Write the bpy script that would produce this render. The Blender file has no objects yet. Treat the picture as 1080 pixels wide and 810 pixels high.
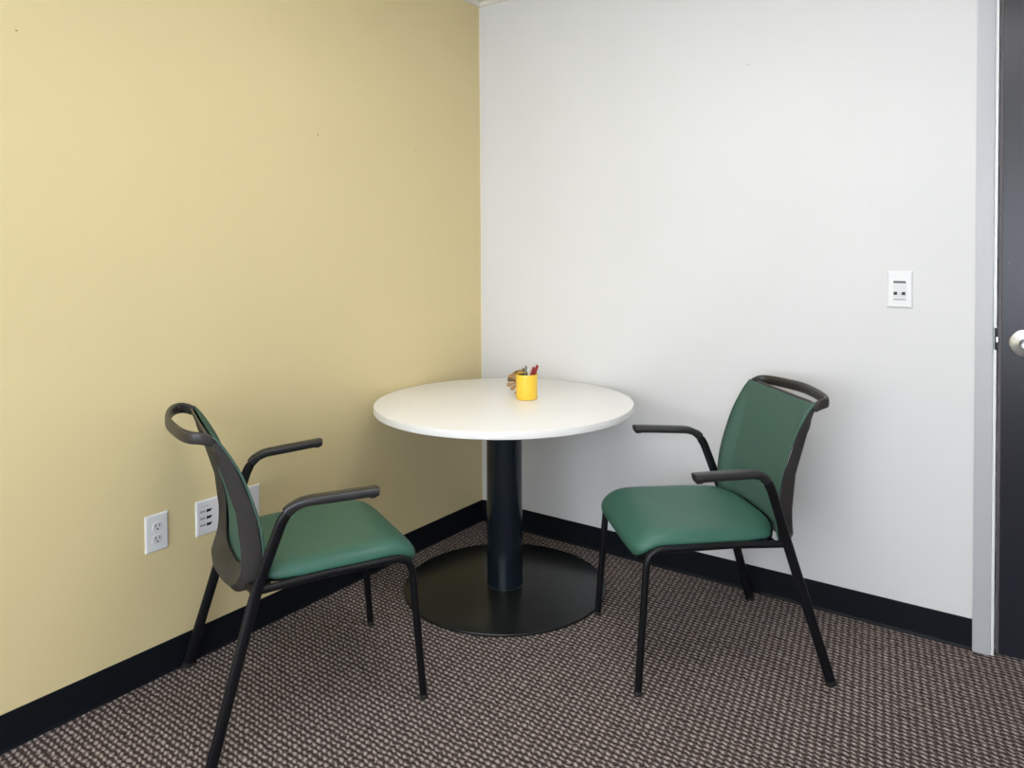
import bpy, bmesh, math, random
from mathutils import Vector, Matrix
PI = math.pi
random.seed(7)
SC = bpy.context.scene
COL = SC.collection

# ------------------------------------------------------------------ camera
cam_d = bpy.data.cameras.new('camera')
cam = bpy.data.objects.new('camera', cam_d); COL.objects.link(cam)
r = Vector((0.81014, 0.58622, -0.0061)); f = Vector((-0.58672, 0.80947, -0.0234))
r.normalize(); f = (f - r*f.dot(r)).normalized(); u = r.cross(f)
M = Matrix(((r.x, u.x, -f.x, 2.2414), (r.y, u.y, -f.y, -2.851), (r.z, u.z, -f.z, 1.3299), (0, 0, 0, 1)))
cam.matrix_world = M
cam_d.sensor_fit = 'HORIZONTAL'; cam_d.sensor_width = 36.0
cam_d.lens = 786.73/1080*36.0
cam_d.shift_x = (540-538.63)/1080; cam_d.shift_y = (280.2-405)/1080
cam_d.clip_start = 0.05
SC.camera = cam

# ------------------------------------------------------------------ world, exposure
w = bpy.data.worlds.new('world'); SC.world = w; w.use_nodes = True
w.node_tree.nodes['Background'].inputs[0].default_value = (0.84, 0.91, 1.0, 1)
w.node_tree.nodes['Background'].inputs[1].default_value = 10.0
SC.view_settings.view_transform = 'Standard'
SC.view_settings.look = 'None'
SC.view_settings.gamma = 1
SC.view_settings.use_curve_mapping = False
SC.view_settings.exposure = -0.64
LAMP = 13.5            # emission of the ceiling diffusers
LAMP_COL = (1.0, 0.98, 0.955)

# ------------------------------------------------------------------ materials
def mat(name, col, rough=0.5, metal=0.0, spec=0.5, bump=None, coat=0):
    m = bpy.data.materials.new(name); m.use_nodes = True
    nt = m.node_tree; b = nt.nodes['Principled BSDF']
    b.inputs['Base Color'].default_value = (*col, 1)
    b.inputs['Roughness'].default_value = rough
    b.inputs['Metallic'].default_value = metal
    b.inputs['Specular IOR Level'].default_value = spec
    if coat: b.inputs['Coat Weight'].default_value = coat
    if bump:
        scale, dist, strength = bump
        tc = nt.nodes.new('ShaderNodeTexCoord'); n = nt.nodes.new('ShaderNodeTexNoise')
        n.inputs['Scale'].default_value = scale; n.inputs['Detail'].default_value = 3
        bp = nt.nodes.new('ShaderNodeBump'); bp.inputs['Distance'].default_value = dist
        bp.inputs['Strength'].default_value = strength
        nt.links.new(tc.outputs['Object'], n.inputs['Vector'])
        nt.links.new(n.outputs['Fac'], bp.inputs['Height'])
        nt.links.new(bp.outputs['Normal'], b.inputs['Normal'])
    return m

def N(nt, t, **kw):
    n = nt.nodes.new(t)
    for k, v in kw.items(): setattr(n, k, v)
    return n
def math_node(nt, op, a, b=None, c=None):
    n = nt.nodes.new('ShaderNodeMath'); n.operation = op
    for i, v in enumerate((a, b, c)):
        if v is None: continue
        if isinstance(v, (int, float)): n.inputs[i].default_value = v
        else: nt.links.new(v, n.inputs[i])
    return n.outputs[0]

def wall_mat(name, col, dots):
    m = mat(name, col, 0.55, spec=0.3, bump=(160, 0.0006, 0.5))
    nt = m.node_tree; b = nt.nodes['Principled BSDF']
    g = N(nt, 'ShaderNodeNewGeometry')
    fac = None
    for p, rad in dots:                     # small nail holes in the paint
        d = N(nt, 'ShaderNodeVectorMath', operation='DISTANCE')
        nt.links.new(g.outputs['Position'], d.inputs[0]); d.inputs[1].default_value = p
        k = math_node(nt, 'LESS_THAN', d.outputs['Value'], rad)
        fac = k if fac is None else math_node(nt, 'MAXIMUM', fac, k)
    # faint roller unevenness
    n = N(nt, 'ShaderNodeTexNoise'); n.inputs['Scale'].default_value = 2.2; n.inputs['Detail'].default_value = 4
    nt.links.new(g.outputs['Position'], n.inputs['Vector'])
    mx = N(nt, 'ShaderNodeMix', data_type='RGBA')
    mx.inputs[6].default_value = (*[c*0.97 for c in col], 1); mx.inputs[7].default_value = (*[min(1, c*1.03) for c in col], 1)
    nt.links.new(n.outputs['Fac'], mx.inputs[0])
    m2 = N(nt, 'ShaderNodeMix', data_type='RGBA')
    m2.inputs[7].default_value = (*[c*0.45 for c in col], 1)
    nt.links.new(mx.outputs[2], m2.inputs[6])
    if fac is not None: nt.links.new(fac, m2.inputs[0])
    else: m2.inputs[0].default_value = 0
    nt.links.new(m2.outputs[2], b.inputs['Base Color'])
    return m

MW_YEL = wall_mat('yellow_paint', (0.73, 0.61, 0.335), [((0, -1.998, 1.919), .0030), ((0, -.988, 1.762), .0032), ((0, -.46, 1.76), .0026)])
MW_WHT = wall_mat('white_paint', (0.74, 0.74, 0.745), [((1.299, 0, 2.025), .0025)])
M_CEIL = mat('ceiling_paint', (0.80, 0.78, 0.72), 0.8, bump=(60, 0.001, 0.5))
M_TRIMW = mat('cream_trim', (0.80, 0.76, 0.68), 0.5)
M_BASE = mat('black_rubber_base', (0.0035, 0.0055, 0.009), 0.5, spec=0.22, bump=(30, 0.0005, 0.3))
M_FRAME = mat('grey_enamel', (0.50, 0.51, 0.54), 0.35, bump=(40, 0.0003, 0.3))
M_STOP = mat('white_enamel', (0.80, 0.80, 0.80), 0.35)
M_DOOR = mat('dark_door_laminate', (0.016, 0.017, 0.026), 0.32, spec=0.5, bump=(12, 0.0006, 0.25))
M_STEEL = mat('brushed_steel', (0.72, 0.74, 0.77), 0.38, metal=1.0)
M_DARKGAP = mat('dark_metal', (0.01, 0.01, 0.012), 0.4, metal=0.6)
M_PLATE = mat('white_plastic', (0.78, 0.78, 0.79), 0.3)
M_PLATE2 = mat('white_plastic_insert', (0.70, 0.70, 0.71), 0.35)
M_SLOT = mat('dark_slot', (0.02, 0.02, 0.022), 0.5)
M_GREYMARK = mat('grey_print', (0.22, 0.22, 0.23), 0.6)
M_TOP = mat('white_laminate', (0.90, 0.895, 0.885), 0.28, spec=0.5, bump=(8, 0.0003, 0.15))
M_EDGE = mat('white_edge_band', (0.80, 0.79, 0.775), 0.35)
M_POLE = mat('blue_black_powder_coat', (0.004, 0.010, 0.017), 0.20, spec=0.5)
M_PBASE = mat('charcoal_steel', (0.011, 0.013, 0.013), 0.24, spec=0.5, bump=(25, 0.0004, 0.25))
M_TUBE = mat('black_tube_steel', (0.0028, 0.0034, 0.005), 0.38, spec=0.30)
M_PAD = mat('black_arm_plastic', (0.016, 0.016, 0.018), 0.38, spec=0.6, bump=(400, 0.0002, 0.4))
M_BFRAME = mat('black_back_plastic', (0.028, 0.0255, 0.024), 0.42, spec=0.5, bump=(400, 0.0002, 0.4))
M_YELLOW = mat('yellow_ceramic', (0.93, 0.60, 0.045), 0.25, coat=0.3)
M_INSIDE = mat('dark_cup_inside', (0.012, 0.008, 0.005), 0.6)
M_WOOD = mat('tan_wood', (0.42, 0.25, 0.11), 0.6, bump=(80, 0.0006, 0.5))
M_WOODD = mat('dark_tan_wood', (0.17, 0.095, 0.035), 0.6)
M_RED = mat('dark_red_plastic', (0.30, 0.010, 0.014), 0.3)
M_PENG = mat('grey_green_plastic', (0.18, 0.22, 0.17), 0.35)
M_PENW = mat('pale_plastic', (0.65, 0.66, 0.58), 0.35)
M_GLIDE = mat('black_glide', (0.01, 0.01, 0.01), 0.6)

def green_vinyl():
    m = mat('green_vinyl', (0.042, 0.135, 0.098), 0.42, spec=0.45, bump=(500, 0.00025, 0.5))
    return m
M_SEAT = green_vinyl()

def mesh_fabric():
    m = mat('green_mesh_fabric', (0.045, 0.12, 0.09), 0.75, spec=0.25)
    nt = m.node_tree; b = nt.nodes['Principled BSDF']
    tc = N(nt, 'ShaderNodeTexCoord'); sp = N(nt, 'ShaderNodeSeparateXYZ')
    nt.links.new(tc.outputs['Object'], sp.inputs[0])
    a = math_node(nt, 'SINE', math_node(nt, 'MULTIPLY', sp.outputs['Z'], 2*PI/0.0062))
    c = math_node(nt, 'SINE', math_node(nt, 'MULTIPLY', sp.outputs['Y'], 2*PI/0.0052))
    s = math_node(nt, 'ADD', math_node(nt, 'MULTIPLY', a, 0.38), math_node(nt, 'MULTIPLY', c, 0.12))
    fac = math_node(nt, 'ADD', s, 0.5)
    mx = N(nt, 'ShaderNodeMix', data_type='RGBA')
    mx.inputs[6].default_value = (0.055, 0.125, 0.098, 1); mx.inputs[7].default_value = (0.16, 0.275, 0.22, 1)
    nt.links.new(fac, mx.inputs[0]); nt.links.new(mx.outputs[2], b.inputs['Base Color'])
    bp = N(nt, 'ShaderNodeBump'); bp.inputs['Distance'].default_value = 0.0006; bp.inputs['Strength'].default_value = .5
    nt.links.new(fac, bp.inputs['Height']); nt.links.new(bp.outputs['Normal'], b.inputs['Normal'])
    tr = N(nt, 'ShaderNodeBsdfTranslucent'); tr.inputs[0].default_value = (0.17, 0.32, 0.25, 1)
    ms = N(nt, 'ShaderNodeMixShader'); ms.inputs[0].default_value = 0.38
    out = nt.nodes['Material Output']
    nt.links.new(b.outputs[0], ms.inputs[1]); nt.links.new(tr.outputs[0], ms.inputs[2])
    nt.links.new(ms.outputs[0], out.inputs[0])
    return m
M_MESH = mesh_fabric()

def carpet():
    m = mat('loop_carpet', (0.15, 0.12, 0.12), 0.95, spec=0.1)
    nt = m.node_tree; b = nt.nodes['Principled BSDF']
    g = N(nt, 'ShaderNodeNewGeometry')
    # irregular loops: jitter the lookup a little
    nz = N(nt, 'ShaderNodeTexNoise'); nz.inputs['Scale'].default_value = 48; nz.inputs['Detail'].default_value = 2
    nt.links.new(g.outputs['Position'], nz.inputs['Vector'])
    sub = N(nt, 'ShaderNodeVectorMath', operation='SUBTRACT'); sub.inputs[1].default_value = (.5, .5, .5)
    nt.links.new(nz.outputs['Color'], sub.inputs[0])
    sc = N(nt, 'ShaderNodeVectorMath', operation='SCALE'); sc.inputs['Scale'].default_value = 0.017
    nt.links.new(sub.outputs[0], sc.inputs[0])
    ad = N(nt, 'ShaderNodeVectorMath', operation='ADD')
    nt.links.new(g.outputs['Position'], ad.inputs[0]); nt.links.new(sc.outputs[0], ad.inputs[1])
    sp = N(nt, 'ShaderNodeSeparateXYZ'); nt.links.new(ad.outputs[0], sp.inputs[0])
    # lattice: loops repeat every 21 mm along a row, rows every 17.8 mm, each row shifted
    v = math_node(nt, 'MULTIPLY', sp.outputs['Y'], 1/0.0178)
    uu = math_node(nt, 'ADD', math_node(nt, 'MULTIPLY', sp.outputs['X'], 1/0.0210), math_node(nt, 'MULTIPLY', v, 0.147))
    cu = math_node(nt, 'COSINE', math_node(nt, 'MULTIPLY', uu, 2*PI))
    cv = math_node(nt, 'COSINE', math_node(nt, 'MULTIPLY', v, 2*PI))
    cd = math_node(nt, 'COSINE', math_node(nt, 'MULTIPLY', math_node(nt, 'ADD', uu, v), 2*PI))
    s = math_node(nt, 'ADD', math_node(nt, 'MULTIPLY', cu, 0.24), math_node(nt, 'MULTIPLY', cv, 0.46))
    s = math_node(nt, 'ADD', s, math_node(nt, 'MULTIPLY', cd, 0.22))
    n2 = N(nt, 'ShaderNodeTexNoise'); n2.inputs['Scale'].default_value = 230; n2.inputs['Detail'].default_value = 2
    nt.links.new(g.outputs['Position'], n2.inputs['Vector'])
    s = math_node(nt, 'ADD', s, math_node(nt, 'MULTIPLY', math_node(nt, 'SUBTRACT', n2.outputs['Fac'], 0.5), 2.0))
    fac = math_node(nt, 'ADD', math_node(nt, 'MULTIPLY', s, 0.5), 0.505)
    rp = N(nt, 'ShaderNodeValToRGB'); e = rp.color_ramp.elements
    e[0].position = 0.18; e[0].color = (0.020, 0.014, 0.014, 1)
    e[1].position = 0.95; e[1].color = (0.50, 0.43, 0.405, 1)
    k = e.new(0.42); k.color = (0.088, 0.067, 0.063, 1)
    k = e.new(0.66); k.color = (0.235, 0.195, 0.182, 1)
    nt.links.new(fac, rp.inputs[0]); nt.links.new(rp.outputs[0], b.inputs['Base Color'])
    bp = N(nt, 'ShaderNodeBump'); bp.inputs['Distance'].default_value = 0.004; bp.inputs['Strength'].default_value = .6
    nt.links.new(fac, bp.inputs['Height']); nt.links.new(bp.outputs['Normal'], b.inputs['Normal'])
    return m
M_CARPET = carpet()

def emis(name, col, s):
    m = bpy.data.materials.new(name); m.use_nodes = True; nt = m.node_tree
    nt.nodes.remove(nt.nodes['Principled BSDF'])
    e = nt.nodes.new('ShaderNodeEmission'); e.inputs[0].default_value = (*col, 1); e.inputs[1].default_value = s
    nt.links.new(e.outputs[0], nt.nodes['Material Output'].inputs[0]); return m
M_LIGHT = emis('lit_diffuser', LAMP_COL, LAMP)

# ------------------------------------------------------------------ helpers
def add_box(bm, x0, x1, y0, y1, z0, z1, bev=0):
    vs = [bm.verts.new(p) for p in ((x0,y0,z0),(x1,y0,z0),(x1,y1,z0),(x0,y1,z0),(x0,y0,z1),(x1,y0,z1),(x1,y1,z1),(x0,y1,z1))]
    fs = [bm.faces.new([vs[i] for i in q]) for q in ((3,2,1,0),(4,5,6,7),(0,1,5,4),(1,2,6,5),(2,3,7,6),(3,0,4,7))]
    if bev:
        es = list({e for fc in fs for e in fc.edges})
        bmesh.ops.bevel(bm, geom=es, offset=bev, segments=2, affect='EDGES', profile=0.7)

def obj(name, bm, m, parent=None, smooth=False, angle=40):
    bmesh.ops.recalc_face_normals(bm, faces=bm.faces[:])
    me = bpy.data.meshes.new(name); bm.to_mesh(me); bm.free()
    me.materials.append(m)
    o = bpy.data.objects.new(name, me); COL.objects.link(o)
    if smooth:
        me.shade_smooth()
        try: me.set_sharp_from_angle(angle=math.radians(angle))
        except Exception: pass
    if parent: o.parent = parent
    return o

def box(name, m, parent, *a, bev=0):
    bm = bmesh.new(); add_box(bm, *a, bev=bev); return obj(name, bm, m, parent, smooth=bev > 0)

def add_lathe(bm, prof, seg=64, axis='z', origin=(0,0,0), cap=True):
    o = Vector(origin); rings = []
    for rr, h in prof:
        ring = []
        for i in range(seg):
            a = 2*PI*i/seg; c, s = rr*math.cos(a), rr*math.sin(a)
            p = {'z': (c, s, h), 'y': (c, h, s), 'x': (h, c, s)}[axis]
            ring.append(bm.verts.new(o+Vector(p)))
        rings.append(ring)
    for a, b in zip(rings, rings[1:]):
        for i in range(seg): bm.faces.new((a[i], a[(i+1) % seg], b[(i+1) % seg], b[i]))
    if cap:
        bm.faces.new(rings[0]); bm.faces.new(rings[-1])

def catmull(pts, sub=8):
    out = []; P = [Vector(p) for p in pts]; n = len(P)
    for i in range(n-1):
        p0, p1, p2, p3 = P[max(i-1, 0)], P[i], P[i+1], P[min(i+2, n-1)]
        for k in range(sub):
            t = k/sub
            out.append(0.5*((2*p1)+(-p0+p2)*t+(2*p0-5*p1+4*p2-p3)*t*t+(-p0+3*p1-3*p2+p3)*t**3))
    out.append(P[-1]); return out

def fillet(pts, rad, seg=8):
    """polyline with rounded corners; rad one value per inner corner"""
    P = [Vector(p) for p in pts]; out = [P[0]]
    for i in range(1, len(P)-1):
        a, b, c = P[i-1], P[i], P[i+1]; d = rad[i-1]
        p, q = b+(a-b).normalized()*d, b+(c-b).normalized()*d
        for k in range(seg+1):
            t = k/seg; out.append(p*(1-t)**2+b*2*t*(1-t)+q*t*t)
    out.append(P[-1]); return out

def add_sweep(bm, path, hw, hh, n=16, ref=(0, 1, 0), power=2.0, closed=False, off=0.0):
    """sweep an oval / rounded-rectangle section; hw along ref, hh across; hw/hh may be functions of 0..1"""
    P = [Vector(p) for p in path]; L = len(P); rings = []; ref = Vector(ref)
    for i, p in enumerate(P):
        if closed: t = P[(i+1) % L]-P[i-1]
        else: t = P[min(i+1, L-1)]-P[max(i-1, 0)]
        t.normalize(); w_ = (ref-t*ref.dot(t)).normalized(); h_ = t.cross(w_)
        s = i/(L-1); a = hw(s) if callable(hw) else hw; b = hh(s) if callable(hh) else hh
        ring = []
        for k in range(n):
            q = 2*PI*k/n; c, sn = math.cos(q), math.sin(q)
            c = math.copysign(abs(c)**(2/power), c); sn = math.copysign(abs(sn)**(2/power), sn)
            ring.append(bm.verts.new(p+h_*off+w_*(a*c)+h_*(b*sn)))
        rings.append(ring)
    pairs = list(zip(rings, rings[1:]))+([(rings[-1], rings[0])] if closed else [])
    for a, b in pairs:
        for k in range(n): bm.faces.new((a[k], a[(k+1) % n], b[(k+1) % n], b[k]))
    if not closed: bm.faces.new(rings[0]); bm.faces.new(rings[-1])

def interp(x, tab):
    if x <= tab[0][0]: return tab[0][1]
    for (a, b), (c, d) in zip(tab, tab[1:]):
        if x <= c: return b+(d-b)*(x-a)/(c-a)
    return tab[-1][1]
def smooth_tab(tab, n=60):
    pts = catmull([(a, b, 0) for a, b in tab], 8)
    return [(p.x, p.y) for p in pts]

def thing(name, label, cat, loc=(0,0,0), rotz=0, group=None):
    o = bpy.data.objects.new(name, None); COL.objects.link(o)
    o.empty_display_size = 0.1
    o.location = loc; o.rotation_euler = (0, 0, rotz); o['label'] = label; o['category'] = cat
    if group: o['group'] = group
    return o
def tag(o, label, cat, group=None):
    o['label'] = label; o['category'] = cat
    if group: o['group'] = group
    return o
def struct(o, label=None, cat=None):
    o['kind'] = 'structure'
    if label: o['label'] = label
    if cat: o['category'] = cat
    return o

# ------------------------------------------------------------------ room shell
H = 2.507; XR = 3.9; YB = -4.3; T = 0.12
struct(box('floor', M_CARPET, None, -T, XR+T, YB-T, T, -0.1, 0), 'brown and grey flecked loop carpet floor', 'floor')
struct(box('ceiling', M_CEIL, None, -T, XR+T, YB-T, T, H, H+0.1), 'pale cream ceiling', 'ceiling')
struct(box('wall_left', MW_YEL, None, -T, 0, YB, T, 0, H), 'pale yellow painted wall on the left', 'wall')
# right wall with the door opening
DX0, DX1, DZ = 2.058, 3.05, 2.44
bm = bmesh.new()
add_box(bm, 0, DX0, 0, T, 0, H); add_box(bm, DX1, XR, 0, T, 0, H); add_box(bm, DX0, DX1, 0, T, DZ, H)
struct(obj('wall_right', bm, MW_WHT), 'white painted wall on the right', 'wall')
struct(box('wall_side', MW_WHT, None, XR, XR+T, YB, T, 0, H), 'white wall behind the viewer to the right', 'wall')
# back wall with a window (out of frame, behind the camera)
bm = bmesh.new()
WX0, WX1, WZ0, WZ1 = 0.4, 3.5, 0.45, 2.2
add_box(bm, 0, WX0, YB-T, YB, 0, H); add_box(bm, WX1, XR, YB-T, YB, 0, H)
add_box(bm, WX0, WX1, YB-T, YB, 0, WZ0); add_box(bm, WX0, WX1, YB-T, YB, WZ1, H)
struct(obj('wall_back', bm, MW_WHT), 'white wall behind the camera with a window', 'wall')
wn = struct(bpy.data.objects.new('window_1', None), 'wide window in the wall behind the camera', 'window'); COL.objects.link(wn)
wn.location = ((WX0+WX1)/2, YB, WZ0)
bm = bmesh.new(); hw = (WX1-WX0)/2; hz = WZ1-WZ0
for a in ((-hw, hw, -.09, -.04, 0, .04), (-hw, hw, -.09, -.04, hz-.04, hz), (-hw, -hw+.04, -.09, -.04, .04, hz-.04), (hw-.04, hw, -.09, -.04, .04, hz-.04), (-.02, .02, -.09, -.04, .04, hz-.04)):
    add_box(bm, *a)
obj('window_frame', bm, M_STOP, wn)

# cove base, with the small rounded toe at the carpet
def cove(name, along, length, lab, m=M_BASE):
    bm = bmesh.new(); h = 0.1016
    sec = [(0, 0), (.0065, 0), (.0058, .003), (.0042, .007), (.0035, .014), (.0035, h-.002), (.0025, h), (0, h)]
    rings = []
    for s in (0, length):
        rings.append([bm.verts.new((a, -s, z)) if along == 'y' else bm.verts.new((s, -a, z)) for a, z in sec])
    n = len(sec)
    for k in range(n): bm.faces.new((rings[0][k], rings[0][(k+1) % n], rings[1][(k+1) % n], rings[1][k]))
    bm.faces.new(rings[0]); bm.faces.new(rings[1])
    return struct(obj(name, bm, m), lab, 'baseboard')
cove('baseboard_left', 'y', -YB, 'black rubber baseboard along the yellow wall')
cove('baseboard_right', 'x', 2.043, 'black rubber baseboard along the white wall')
# pale angle trim under the ceiling
struct(box('trim_1', M_TRIMW, None, 0, .016, YB, 0, H-.018, H), 'cream ceiling trim on the yellow wall', 'trim')
struct(box('trim_2', M_TRIMW, None, .016, XR, -.016, 0, H-.018, H), 'cream ceiling trim on the white wall', 'trim')
# pale caulked strip in the corner of the two walls
struct(box('trim_3', M_TRIMW, None, 0.0, .007, -.0025, 0, .1016, H-.018), 'thin cream strip down the wall corner', 'trim')

# ------------------------------------------------------------------ door
door = struct(thing('door_1', 'dark navy flush door in a grey metal frame', 'door', (DX0, 0, 0)))
bm = bmesh.new()
FW = 0.049
add_box(bm, -.013, .036, -.012, .075, 0, 2.455, bev=.002)                  # jamb face toward the room
add_box(bm, DX1-DX0-.036, DX1-DX0+.013, -.012, .075, 0, 2.455, bev=.002)
add_box(bm, .036, DX1-DX0-.036, -.012, .075, 2.405, 2.455, bev=.002)
obj('door_frame', bm, M_FRAME, door, smooth=True)
bm = bmesh.new()
add_box(bm, .0365, .0455, -.006, .050, 0, .994); add_box(bm, .0365, .0455, -.006, .050, 1.065, 2.405); add_box(bm, .0365, .040, .0, .050, .994, 1.065); add_box(bm, .0362, .062, .050, .072, 0, 2.405)
add_box(bm, DX1-DX0-.060, DX1-DX0-.0362, .050, .072, 0, 2.405); add_box(bm, .062, DX1-DX0-.060, .050, .072, 2.385, 2.4045)
obj('door_stop', bm, M_STOP, door)
bm = bmesh.new(); add_box(bm, .0500, .0580, .0035, .048, .008, 2.400, bev=.001)
obj('edge_strip', bm, mat('lilac_brown_edge', (.10, .085, .09), .5), door, smooth=True)
bm = bmesh.new(); add_box(bm, .0582, DX1-DX0-.04, .004, .048, .008, 2.400, bev=.0015)
obj('door_panel', bm, M_DOOR, door, smooth=True)
bm = bmesh.new(); add_box(bm, .0402, .0462, -.0045, .010, .996, 1.063, bev=.001)
obj('strike_plate', bm, M_DARKGAP, door)
bm = bmesh.new(); add_box(bm, .0440, .0500, -.0075, .002, 1.018, 1.036, bev=.0015)
obj('latch', bm, M_STEEL, door)
# round rose with a domed face and a knob
KX, KZ = 2.180-DX0, 1.019
bm = bmesh.new()
add_lathe(bm, [(.0, .004), (.0440, .004), (.0445, .000), (.0430, -.0035), (.040, -.0050), (.030, -.0085), (.020, -.0115), (.0165, -.0130), (.0150, -.0160)], 64, 'y', (KX, 0, KZ), cap=False)
kn = obj('door_handle', bm, M_STEEL, door, smooth=True)
bm = bmesh.new()
add_lathe(bm, [(.0125, -.012), (.0125, -.044), (.0115, -.052), (.010, -.0545), (.0075, -.0535), (.0065, -.055), (0, -.0552)], 40, 'y', (KX, 0, KZ), cap=False)
add_sweep(bm, [(KX+.002, -.047, KZ), (KX+.03, -.047, KZ+.001), (KX+.075, -.045, KZ+.001), (KX+.115, -.040, KZ)], lambda q: .011-.003*q, .0062, ref=(0, 0, 1), power=2.6)
obj('lever', bm, M_STEEL, kn, smooth=True)
# tiny peep screw mark in the door face
bm = bmesh.new(); add_lathe(bm, [(0, .004), (.003, .004), (.003, .0028), (0, .0025)], 16, 'y', (2.135-DX0, 0, 1.272), cap=False)
obj('door_screw', bm, mat('dull_screw', (.10, .10, .11), .6), door, smooth=True)

# ------------------------------------------------------------------ ceiling lights (out of frame, above)
def troffer(x, y, sx, sy, lab):
    t = thing('ceiling_light', lab, 'ceiling light', (x, y, H), 0, 'ceiling lights above the room')
    bm = bmesh.new(); b = .03
    for a in ((-sx, sx, -sy, -sy+b, -.012, 0), (-sx, sx, sy-b, sy, -.012, 0), (-sx, -sx+b, -sy+b, sy-b, -.012, 0), (sx-b, sx, -sy+b, sy-b, -.012, 0)):
        add_box(bm, *a)
    obj('frame', bm, M_STOP, t)
    bm = bmesh.new(); add_box(bm, -sx+b, sx-b, -sy+b, sy-b, -.008, -.002)
    obj('diffuser', bm, M_LIGHT, t)
troffer(1.50, -1.38, .61, .305, 'rectangular lit ceiling panel nearest the table corner')
troffer(1.75, -3.35, .61, .305, 'rectangular lit ceiling panel behind the camera')

# ------------------------------------------------------------------ wall plates
def plate_mesh(w, h, m, parent, t=.006):
    """bevelled cover plate in local coordinates: x across, y out of the wall (negative), z up, centred"""
    bm = bmesh.new()
    o = [(-w/2, -h/2), (w/2, -h/2), (w/2, h/2), (-w/2, h/2)]
    def ring(ins, y): return [bm.verts.new((a*(1-2*ins/w), y, b*(1-2*ins/h))) for a, b in o]
    rs = [ring(0, 0), ring(0, -.0025), ring(.0015, -.0045), ring(.006, -t)]
    for a, b in zip(rs, rs[1:]):
        for k in range(4): bm.faces.new((a[k], a[(k+1) % 4], b[(k+1) % 4], b[k]))
    bm.faces.new(rs[0]); bm.faces.new(rs[-1])
    return obj('cover_plate', bm, m, parent)

# duplex outlet on the yellow wall  (local x -> world -y... faces +x)
def on_left(y, z): return (0.0, y, z), PI/2
loc, rz = on_left(-1.6395, .4555)
t = thing('wall_outlet', 'white duplex power outlet low on the yellow wall', 'outlet', loc, rz)
plate_mesh(.073, .116, M_PLATE, t)
for s in (1, -1):
    bm = bmesh.new(); zc = s*.0195
    seg = 32; v0 = []; v1 = []
    for k in range(seg):
        a = 2*PI*k/seg; x = .0168*math.cos(a); z = max(-.0125, min(.0125, .0168*math.sin(a)))
        v0.append(bm.verts.new((x, -.005, zc+z))); v1.append(bm.verts.new((x*.96, -.0085, zc+z*.96)))
    for k in range(seg): bm.faces.new((v0[k], v0[(k+1) % seg], v1[(k+1) % seg], v1[k]))
    bm.faces.new(v1)
    rc = obj('receptacle', bm, M_PLATE2, t)
    bm = bmesh.new()
    add_box(bm, -.0078, -.0052, -.0088, -.0080, zc-.001, zc+.0085); add_box(bm, .0052, .0076, -.0088, -.0080, zc-.0005, zc+.0075)
    add_lathe(bm, [(0, -.0088), (.0028, -.0088), (.0028, -.0080), (0, -.0080)], 16, 'y', (0, 0, zc-.0075), cap=False)
    obj('slot', bm, M_SLOT, rc)
bm = bmesh.new(); add_lathe(bm, [(0, -.0068), (.003, -.0066), (.0034, -.005)], 20, 'y', cap=False)
obj('screw', bm, M_PLATE2, t, smooth=True)

# wide jack plate behind the left chair
t = thing('wall_jack_plate', 'wide white wall plate with three small jacks, partly behind the left chair back', 'wall plate', (0, -1.3885, .4545), PI/2)
plate_mesh(.241, .114, M_PLATE, t)
x0 = -.1205
for i, z in enumerate((.0215, -.001, -.0235)):
    bm = bmesh.new()
    vs = [(x0+.036, z-.006), (x0+.052, z-.0045), (x0+.056, z+.004), (x0+.047, z+.003), (x0+.037, z+.005)]
    a = [bm.verts.new((p[0], -.0058, p[1])) for p in vs]; b = [bm.verts.new((p[0], -.0066, p[1])) for p in vs]
    for k in range(5): bm.faces.new((a[k], a[(k+1) % 5], b[(k+1) % 5], b[k]))
    bm.faces.new(b)
    obj('jack', bm, M_SLOT, t)
    bm = bmesh.new()
    for k in range(5):
        add_box(bm, x0+.014+k*.0038, x0+.0166+k*.0038, -.0064, -.0058, z-.0035, z+.0025)
    obj('printed_mark', bm, M_GREYMARK, t)
bm = bmesh.new()
for k in range(6): add_box(bm, x0+.022+k*.0042, x0+.0245+k*.0042, -.0063, -.0058, .0355, .0385)
obj('printed_mark', bm, mat('pale_print', (.42, .42, .43), .6), t)

# control plate on the white wall
t = thing('wall_switch_plate', 'white control plate with two small dark buttons on the white wall by the door', 'wall switch', (1.824, 0, 1.181), 0)
plate_mesh(.079, .127, M_PLATE, t)
bm = bmesh.new(); add_box(bm, -.0195, .0195, -.0085, -.0055, -.036, .030, bev=.001)
ins = obj('switch_insert', bm, M_PLATE2, t)
bm = bmesh.new(); add_box(bm, -.0185, .0190, -.0090, -.0080, .0215, .0285)
obj('sensor_slot', bm, mat('grey_slot', (.10, .10, .105), .5), ins)
for s in (-1, 1):
    bm = bmesh.new(); add_box(bm, s*.0125-.0055, s*.0125+.0055, -.0093, -.0082, -.0190, -.0085, bev=.0004)
    obj('button', bm, M_SLOT, ins)
bm = bmesh.new(); add_lathe(bm, [(0, -.0115), (.0045, -.0110), (.006, -.0085)], 20, 'y', (0, 0, -.012), cap=False)
obj('toggle_nub', bm, M_PLATE, ins, smooth=True)
bm = bmesh.new(); add_box(bm, -.019, .019, -.0090, -.0080, -.0352, -.0335)
obj('lower_slot', bm, mat('grey_slot_thin', (.14, .14, .145), .5), ins)

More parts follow.
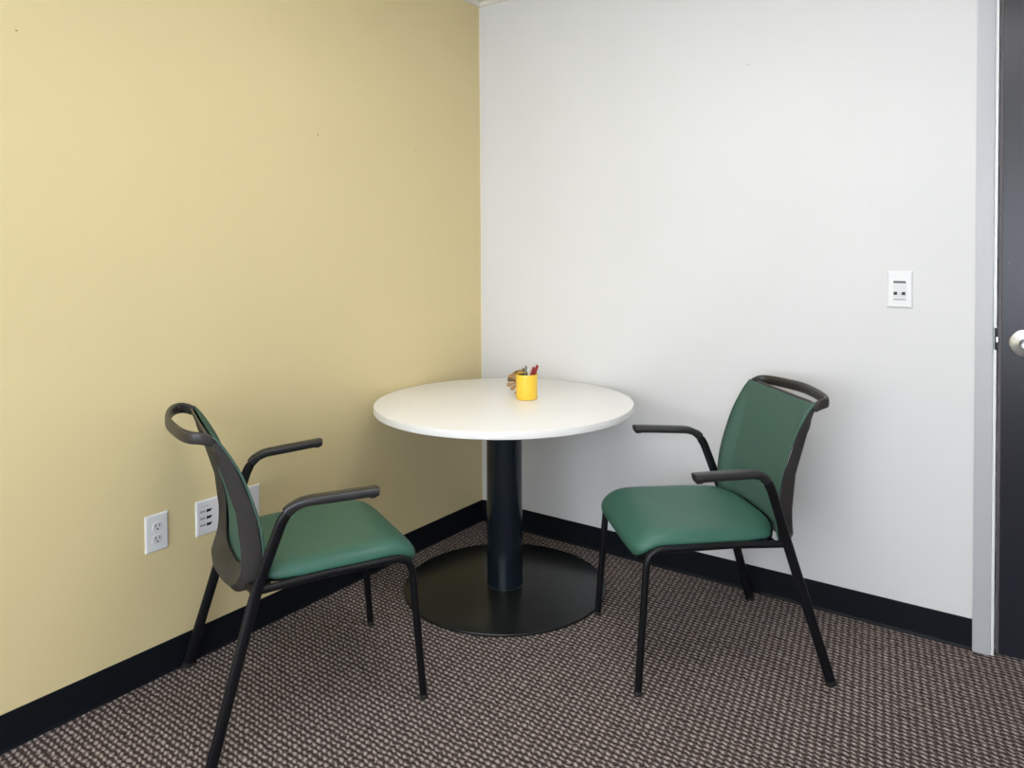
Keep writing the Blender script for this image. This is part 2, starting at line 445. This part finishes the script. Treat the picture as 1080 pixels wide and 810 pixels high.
# ------------------------------------------------------------------ table
TX, TY, TZ, TR = .5095, -.5090, .7335, .5035
tb = thing('round_table', 'round white pedestal table standing in the corner', 'table', (TX, TY, 0))
bm = bmesh.new(); th = .028
add_lathe(bm, [(0, TZ), (TR-.004, TZ), (TR-.0012, TZ-.0008)], 160, cap=False)
top = obj('tabletop', bm, M_TOP, tb, smooth=True)
bm = bmesh.new()
add_lathe(bm, [(TR-.0012, TZ-.0008), (TR, TZ-.0025), (TR, TZ-th+.003), (TR-.002, TZ-th+.0008), (TR-.006, TZ-th), (0, TZ-th)], 160, cap=False)
obj('edge_band', bm, M_EDGE, top, smooth=True)
bm = bmesh.new(); add_lathe(bm, [(.0695, .011), (.0695, TZ-th-.004)], 96)
pole = obj('pole', bm, M_POLE, tb, smooth=True)
bm = bmesh.new(); add_lathe(bm, [(.0705, .010), (.0725, .0112), (.0715, .0135), (.0695, .0145)], 96, cap=False)
obj('weld_ring', bm, M_POLE, pole, smooth=True)
bm = bmesh.new(); add_lathe(bm, [(.16, TZ-th-.005), (.16, TZ-th-.0001)], 48)
obj('mounting_plate', bm, M_POLE, tb, smooth=True)
bm = bmesh.new(); add_lathe(bm, [(.385, 0), (.3935, 0), (.3955, .002), (.3955, .0085), (.3945, .0102), (.392, .011), (0, .011)], 160, cap=False)
obj('base', bm, M_PBASE, tb, smooth=True)

# ------------------------------------------------------------------ chair
Fz = smooth_tab([(.395, .134), (.416, .141), (.471, .152), (.562, .147), (.642, .129), (.736, .096), (.809, .056), (.838, .034), (.862, .012)])
def F(z): return interp(z, Fz)
def OFF(y, z):                                  # how far the mesh lies behind its side edges
    a = min(abs(y)/.222, 1.0)
    g = 1.0 if z < .66 else max(0.0, 1-((z-.66)/.185)**1.5)
    c = .046-.010*(a/.79)**2 if a < .79 else .036*(1-((a-.79)/.21)**1.1)
    return -c*(g+.13*(1-g))
def THK(z): return interp(z, [(.40, .060), (.513, .057), (.66, .050), (.80, .042), (.86, .036)])
def REAR(y, z):                                 # rear face of the plastic back frame
    a = min(abs(y)/.222, 1.0)
    bow = interp(z, [(.40, .036), (.47, .032), (.60, 0)])
    t = THK(z)
    if z > .77:
        k = min(1, (z-.77)/.03); t = t*(1-k)+k*(.020+(t-.020)*a**8)
    return F(z)-t-bow*(1-a*a)

# seat: profile of the top surface, then a wrapped cushion around it
seat_prof = fillet([(.112, 0, .437), (.550, 0, .441), (.590, 0, .392)], [.058], 20)
dense = []
for a, b in zip(seat_prof, seat_prof[1:]):
    n = max(1, int((b-a).length/.004))
    for k in range(n): dense.append(a.lerp(b, k/n))
dense.append(seat_prof[-1])
acc = [0]
for a, b in zip(dense, dense[1:]): acc.append(acc[-1]+(b-a).length)
SL = acc[-1]
def seat_at(s, y, h):
    s = max(0, min(SL, s)); i = 0
    lo, hi = 0, len(acc)-2
    while lo < hi:
        md = (lo+hi+1)//2
        if acc[md] <= s: lo = md
        else: hi = md-1
    i = lo; t = (s-acc[i])/max(1e-9, acc[i+1]-acc[i])
    p = dense[i].lerp(dense[i+1], t)
    a = dense[max(i-4, 0)]; b = dense[min(i+5, len(dense)-1)]
    tg = (b-a).normalized(); nrm = Vector((-tg.z, 0, tg.x))
    return Vector((p.x+nrm.x*h, y, p.z+nrm.z*h))
def seat_outline(th):
    c, s = math.cos(th), math.sin(th); e = 2/(8.5 if math.cos(th) > 0 else 5.5)
    a = math.copysign(abs(c)**e, c); b = math.copysign(abs(s)**e, s)
    S = SL/2+a*SL/2
    hwid = .240-.010*max(0, a)-.020*max(0, -a)
    y = b*hwid
    if a < 0: S = max(S, .075*(abs(y)/.24)**3*(1))+0.0
    return S, y
def cushion(bm, prof_h, scale=1.0, n=96):
    """prof_h: list of (radial fraction, height)"""
    cs = SL/2; rings = []
    for rr, h in prof_h:
        ring = []
        for k in range(n):
            S, y = seat_outline(2*PI*(k+.5)/n)
            # gentle saddle in the middle of the seat
            dip = -.006*max(0, 1-(rr/.8)**2)
            back = max(0, min(1, (.5-S/SL*3.2)*2))          # the pan rises as a lip behind the cushion
            if h == 'lip': hh = -.003+.024*back
            elif h == 'lip2': hh = -.004+.024*back
            else: hh = h
            ring.append(bm.verts.new(seat_at(cs+(S-cs)*rr*scale, y*rr*scale, hh+(dip if hh > 0.02 and rr < .8 else 0))))
        rings.append(ring)
    for a, b in zip(rings, rings[1:]):
        for k in range(n): bm.faces.new((a[k], a[(k+1) % n], b[(k+1) % n], b[k]))
    bm.faces.new(rings[0]); bm.faces.new(rings[-1])

def loop_outline(n, hw, z0, z1, e0=5.0, e1=5.0):
    out = []
    for k in range(n):
        th = 2*PI*k/n; c, s = math.cos(th), math.sin(th)
        e = e0 if s < 0 else e1
        a = math.copysign(abs(c)**(2/e), c); b = math.copysign(abs(s)**(2/e), s)
        out.append((a*hw, (z0+z1)/2+b*(z1-z0)/2))
    return out

def ztop(y): return .843+.002*(abs(y)/.215)**2.2

def make_chair(label):
    t = thing('armchair', label, 'chair', (0,0,0), 0, 'green armchairs at the round table')
    # seat
    bm = bmesh.new()
    T_ = .0385
    top_r = [.02, .1, .2, .3, .4, .5, .58, .65, .71, .76, .81, .85, .88, .905, .93, .95, .967, .98, .99, .997, 1.0]
    cushion(bm, [(q, T_*(1-q**9)**.42) for q in top_r]+[(.995, -.002), (.98, -.003)]+[(q, -.003) for q in (.93, .87, .8, .7, .6, .4, .2, .02)])
    seat = obj('seat', bm, M_SEAT, t, smooth=True, angle=60)
    seat['label'] = 'smooth green vinyl seat cushion'
    bm = bmesh.new()
    rs_ = (.02, .2, .4, .6, .7, .8, .87, .93, .97)
    cushion(bm, [(q, -.004) for q in rs_]+[(1.0, -.003), (1.006, 'lip'), (1.014, 'lip2'), (1.012, -.004), (1.0, -.008)]+[(q, -.0095) for q in rs_[::-1]])
    obj('seat_pan', bm, M_TUBE, t, smooth=True, angle=60)
    # front legs with their seat rails, rear legs, arms
    for s in (-1, 1):
        # front leg
        p = fillet([(.5945, s*.246, .012), (.5625, s*.238, .4285), (.30, s*.238, .4300)], [.055], 12)
        leg_path = [q for q in p if q.z < .405]; rail = [q for q in p if q.z >= .395]
        rail.append(Vector((.125, s*.240, .4240)))
        rail = rail[:-2]+[Vector((.30, s*.238, .4300)), Vector((.125, s*.240, .4240))]
        bm = bmesh.new(); add_sweep(bm, [(.5955, s*.2462, 0.004)]+leg_path, .0105, .0115)
        lg = obj('leg', bm, M_TUBE, t, smooth=True)
        bm = bmesh.new(); add_lathe(bm, [(.0, 0), (.0118, 0), (.0125, .003), (.0125, .011), (.011, .013)], 20, 'z', (.5955, s*.2462, 0), cap=False)
        obj('foot_cap', bm, M_GLIDE, lg, smooth=True)
        bm = bmesh.new(); add_sweep(bm, rail, .0105, .0110)
        obj('seat_rail', bm, M_TUBE, t, smooth=True)
        # rear leg below the seat
        foot = Vector((0, s*.277, .004)); jt = Vector((.122, s*.2435, .418)); bend = Vector((.203, s*.268, .6500)); tip = Vector((.438, s*.300, .6555))
        full = fillet([foot, jt, bend, tip], [.05, .062], 12)
        low = [q for q in full if q.z <= .43 and q.x < .2]; up = [q for q in full if not (q.z <= .42 and q.x < .2)]
        bm = bmesh.new(); add_sweep(bm, low, .0095, .0155, power=2.4)
        lg = obj('leg', bm, M_TUBE, t, smooth=True)
        bm = bmesh.new(); add_sweep(bm, [foot-Vector((0, 0, .004)), foot+Vector((.0025, 0, .010))], .0105, .0168, power=2.4)
        obj('foot_cap', bm, M_GLIDE, lg, smooth=True)
        cut = next(i for i, q in enumerate(up) if q.x > .232)
        upc = [low[-1]]+up
        bm = bmesh.new(); add_sweep(bm, [q if q.x < .43 else q+Vector((-.012, 0, 0)) for q in upc], .0092, lambda q: .0150-.0075*max(0, min(1, (q-.5)/.2)), power=2.4)
        obj('arm_support', bm, M_TUBE, t, smooth=True)
        # arm pad wraps the tube from just below the bend to the tip
        i0 = next(i for i, q in enumerate(up) if q.z > .620)
        pad = up[i0:]
        ext = []
        for a, b in zip(pad, pad[1:]):
            n = max(1, int((b-a).length/.012))
            for k in range(n): ext.append(a.lerp(b, k/n))
        ext += [pad[-1], tip+Vector((.003, 0, -.0005)), tip+Vector((.0045, 0, -.0008))]
        L = len(ext)
        wf = lambda q: (.0125+.0085*min(1, q/.35))*(1 if q < .985 else .82)
        hf = lambda q: (.0130 if q > .12 else .0145)*(1 if q < .985 else .8)
        bm = bmesh.new(); add_sweep(bm, ext, wf, hf, n=24, power=3.2, off=0)
        for v in bm.verts: v.co.z += .004
        ar = obj('armrest', bm, M_PAD, t, smooth=True)
        bm = bmesh.new(); add_box(bm, tip.x-.020, tip.x-.002, tip.y-.010, tip.y+.010, tip.z-.0125, tip.z-.003, bev=.002)
        obj('arm_end_clip', bm, M_PAD, ar, smooth=True)
        # bracket that ties the back shell to the rear leg
        bm = bmesh.new(); add_sweep(bm, [(.112, s*.200, .432), (.118, s*.222, .430), (.122, s*.241, .428)], .014, .012, ref=(0, 0, 1), power=3)
        obj('back_bracket', bm, M_TUBE, t, smooth=True)
    # cross bar under the seat
    bm = bmesh.new(); add_sweep(bm, [(.16, -.236, .4245), (.16, .236, .4245)], .009, .009, ref=(0, 0, 1))
    obj('cross_bar', bm, M_TUBE, t, smooth=True)
    bm = bmesh.new(); add_sweep(bm, [(.46, -.232, .4260), (.46, .232, .4260)], .009, .009, ref=(0, 0, 1))
    obj('cross_bar', bm, M_TUBE, t, smooth=True)
    # back frame: ring of plastic, deep at its outer edge, thin at the opening
    n = 128
    out = loop_outline(n, .222, .408, .846, 11.0, 14.0)
    inn = loop_outline(n, .183, .456, .800, 4.5, 7.0)
    bm = bmesh.new(); R0, R1, R2, R3, R4, R5 = [], [], [], [], [], []
    for (yo, zo), (yi, zi) in zip(out, inn):
        zo2 = zo
        def P(y, z, d): return bm.verts.new((F(z)+OFF(y, z)-d, y, z))
        def Q(q, fr):                       # q from the outer (0) to the inner (1) outline, fr from front (0) to rear (1)
            y, z = yo+(yi-yo)*q, zo2+(zi-zo2)*q
            xf = F(z)+OFF(y, z)-.005
            return bm.verts.new((xf+(REAR(y, z)-xf)*fr, y, z))
        R0.append(Q(0, 0)); R1.append(Q(0, .56)); R2.append(Q(.26, 1.0)); R3.append(Q(.46, .93)); R4.append(Q(1.0, .14 if zi < .78 else .8)); R5.append(Q(1.0, 0))
    rings = [R0, R1, R2, R3, R4, R5]
    for a, b in zip(rings, rings[1:]+[R0]):
        for k in range(n): bm.faces.new((a[k], a[(k+1) % n], b[(k+1) % n], b[k]))
    bf = obj('back_frame', bm, M_BFRAME, t, smooth=True, angle=35)
    # handle bar arching back over the shell
    half = [(.026, .2150, .829), (.010, .2165, .838), (-.008, .2140, .8435), (-.026, .201, .8450), (-.043, .160, .846), (-.056, .09, .848), (-.064, .0, .850)]
    path = catmull(half+[(a, -b, c) for a, b, c in half[-2::-1]], 8)
    bm = bmesh.new()
    add_sweep(bm, path, lambda q: .0120+.0055*max(0, math.sin(PI*q))**.5, lambda q: .0072, n=20, ref=(0, 0, 1), power=2.8)
    obj('handle_bar', bm, M_BFRAME, bf, smooth=True)
    # mesh fabric over the front of the shell
    bm = bmesh.new(); NU, NV = 56, 44; G = []
    for j in range(NV+1):
        row = []
        for i in range(NU+1):
            y = -.2205+.441*i/NU; v = j/NV
            zt = ztop(y); z = .416+(zt-.416)*v
            # round the lower corners
            if v < .15: y *= 1-.05*(1-v/.15)**2
            dx = .0035
            if i in (0, NU): y = math.copysign(.2236, y); dx = -.0055       # the fabric wraps round the side of the frame
            elif i in (1, NU-1): y = math.copysign(.2234, y); dx = .001
            row.append(bm.verts.new((F(z)+OFF(y, z)+dx, y, z)))
        G.append(row)
    for j in range(NV):
        for i in range(NU): bm.faces.new((G[j][i], G[j][i+1], G[j+1][i+1], G[j+1][i]))
    me = obj('back_mesh', bm, M_MESH, t, smooth=True, angle=180)
    me['label'] = 'green mesh fabric of the backrest'
    sd = me.modifiers.new('thickness', 'SOLIDIFY'); sd.thickness = .0025; sd.offset = -1
    return t

def dup(root, loc, rotz, label):
    q = root.copy(); COL.objects.link(q); q.location = loc; q.rotation_euler = (0, 0, rotz); q['label'] = label
    for ch in list(root.children):
        c = ch.copy(); COL.objects.link(c); c.parent = q
        for g in ch.children:
            d = g.copy(); COL.objects.link(d); d.parent = c
    return q
chair = make_chair('green armchair on the left, seen from behind its mesh back, against the yellow wall')
bpy.context.view_layer.update()
dup(chair, (1.525, -.276, 0), math.radians(223.156), 'green armchair on the right, facing the table, against the white wall')
chair.location = (.272, -1.675, 0); chair.rotation_euler = (0, 0, math.radians(64.834))

# ------------------------------------------------------------------ things on the table
CX, CY = .566, -.433
cup = thing('pen_cup', 'yellow cup holding pens on the white table', 'cup', (CX, CY, TZ))
bm = bmesh.new()
add_lathe(bm, [(0, .0), (.038, .0), (.0418, .002), (.0428, .006), (.0430, .090), (.0428, .0975), (.0418, .0995), (.0405, .0985), (.0398, .094)], 64, cap=False)
body = obj('cup_body', bm, M_YELLOW, cup, smooth=True)
bm = bmesh.new(); add_lathe(bm, [(.0398, .0945), (.0396, .088), (.0390, .008), (0, .007)], 48, cap=False)
obj('cup_lining', bm, M_INSIDE, cup, smooth=True)

def pen(name, lab, m, m2, foot, tip_, rad, group=None):
    d = (Vector(tip_)-Vector(foot)); L = d.length
    t = thing(name, lab, 'pen', (CX+foot[0], CY+foot[1], TZ+foot[2]), 0, group)
    t.rotation_mode = 'QUATERNION'; t.rotation_quaternion = Vector((0, 0, 1)).rotation_difference(d.normalized())
    bm = bmesh.new(); add_lathe(bm, [(.0008, 0), (rad*.5, .010), (rad, .02), (rad, L*.62)], 16)
    obj('barrel', bm, m, t, smooth=True)
    bm = bmesh.new(); add_lathe(bm, [(rad*1.15, L*.60), (rad*1.15, L*.94), (rad*.85, L*.985), (rad*.4, L)], 16)
    cp = obj('cap', bm, m2, t, smooth=True)
    bm = bmesh.new(); add_box(bm, rad*1.1, rad*1.1+.0018, -.002, .002, L*.66, L*.97, bev=.0005)
    obj('clip', bm, m2, cp, smooth=True)
# camera-right is (+.81,+.59); camera-away is (-.59,+.81)
def cr(a, b, z): return (.81*a-.587*b, .587*a+.81*b, z)
pen('pen', 'taller dark red pen leaning right in the yellow cup', M_RED, M_RED, cr(.000, .005, .009), cr(.0425, .004, .134), .0045, 'red pens in the cup')
pen('pen', 'shorter dark red pen beside the taller one in the yellow cup', M_RED, M_RED, cr(-.010, -.004, .009), cr(.028, -.002, .127), .0045, 'red pens in the cup')
pen('pen', 'grey-green pen standing at the back of the yellow cup', M_PENG, M_PENG, cr(-.012, .012, .009), cr(-.002, .034, .128), .0036)
pen('pen', 'pale pen whose end barely shows above the yellow cup rim', M_PENW, M_PENW, cr(-.008, .0, .009), cr(.013, .031, .112), .0036)

# wooden ornament of radiating pegs behind the cup
OC = Vector((CX, CY, TZ))+Vector(cr(-.022, .088, .052))
orn = thing('wooden_ornament', 'small spiky tan wooden ornament behind the yellow cup', 'ornament', (OC.x, OC.y, TZ))
bm = bmesh.new(); bmesh.ops.create_icosphere(bm, subdivisions=2, radius=.022)
for v in bm.verts: v.co.z += .052; v.co *= 1.0
obj('core', bm, M_WOODD, orn, smooth=True)
dirs = [(-1, 0, .18), (-1, -.1, -.20), (-.9, .2, .42), (-.45, -.1, .95), (-.15, .2, 1.0), (-.72, .1, .75), (.25, .1, 1.0), (-.8, -.4, -.55),
        (-.35, -.5, -.8), (.5, .1, -.8), (1, .3, .35), (1, .3, -.05), (.2, .9, .2), (-.3, .9, -.1), (.1, -.3, -1), (.8, .6, -.5)]
for i, (a, b, c) in enumerate(dirs):
    d = Vector(cr(a, b, 0)); d.z = c; d.normalize()
    L = (.052+.010*random.random()) if i not in (3, 4, 5) else .050
    zlow = .052+d.z*L
    if zlow < .006: L = (.052-.0065)/abs(d.z)
    bm = bmesh.new(); q = Vector((0, 0, 1)).rotation_difference(d).to_matrix()
    rr = .0060+.0018*random.random()
    add_lathe(bm, [(rr*.8, .012), (rr*.8, L*.66), (rr*1.25, L*.76), (rr*1.35, L*.92), (rr*.8, L)], 10)
    for v in bm.verts: v.co = q @ v.co + Vector((0, 0, .052))
    obj('peg', bm, M_WOOD if i % 3 else M_WOODD, orn, smooth=True)
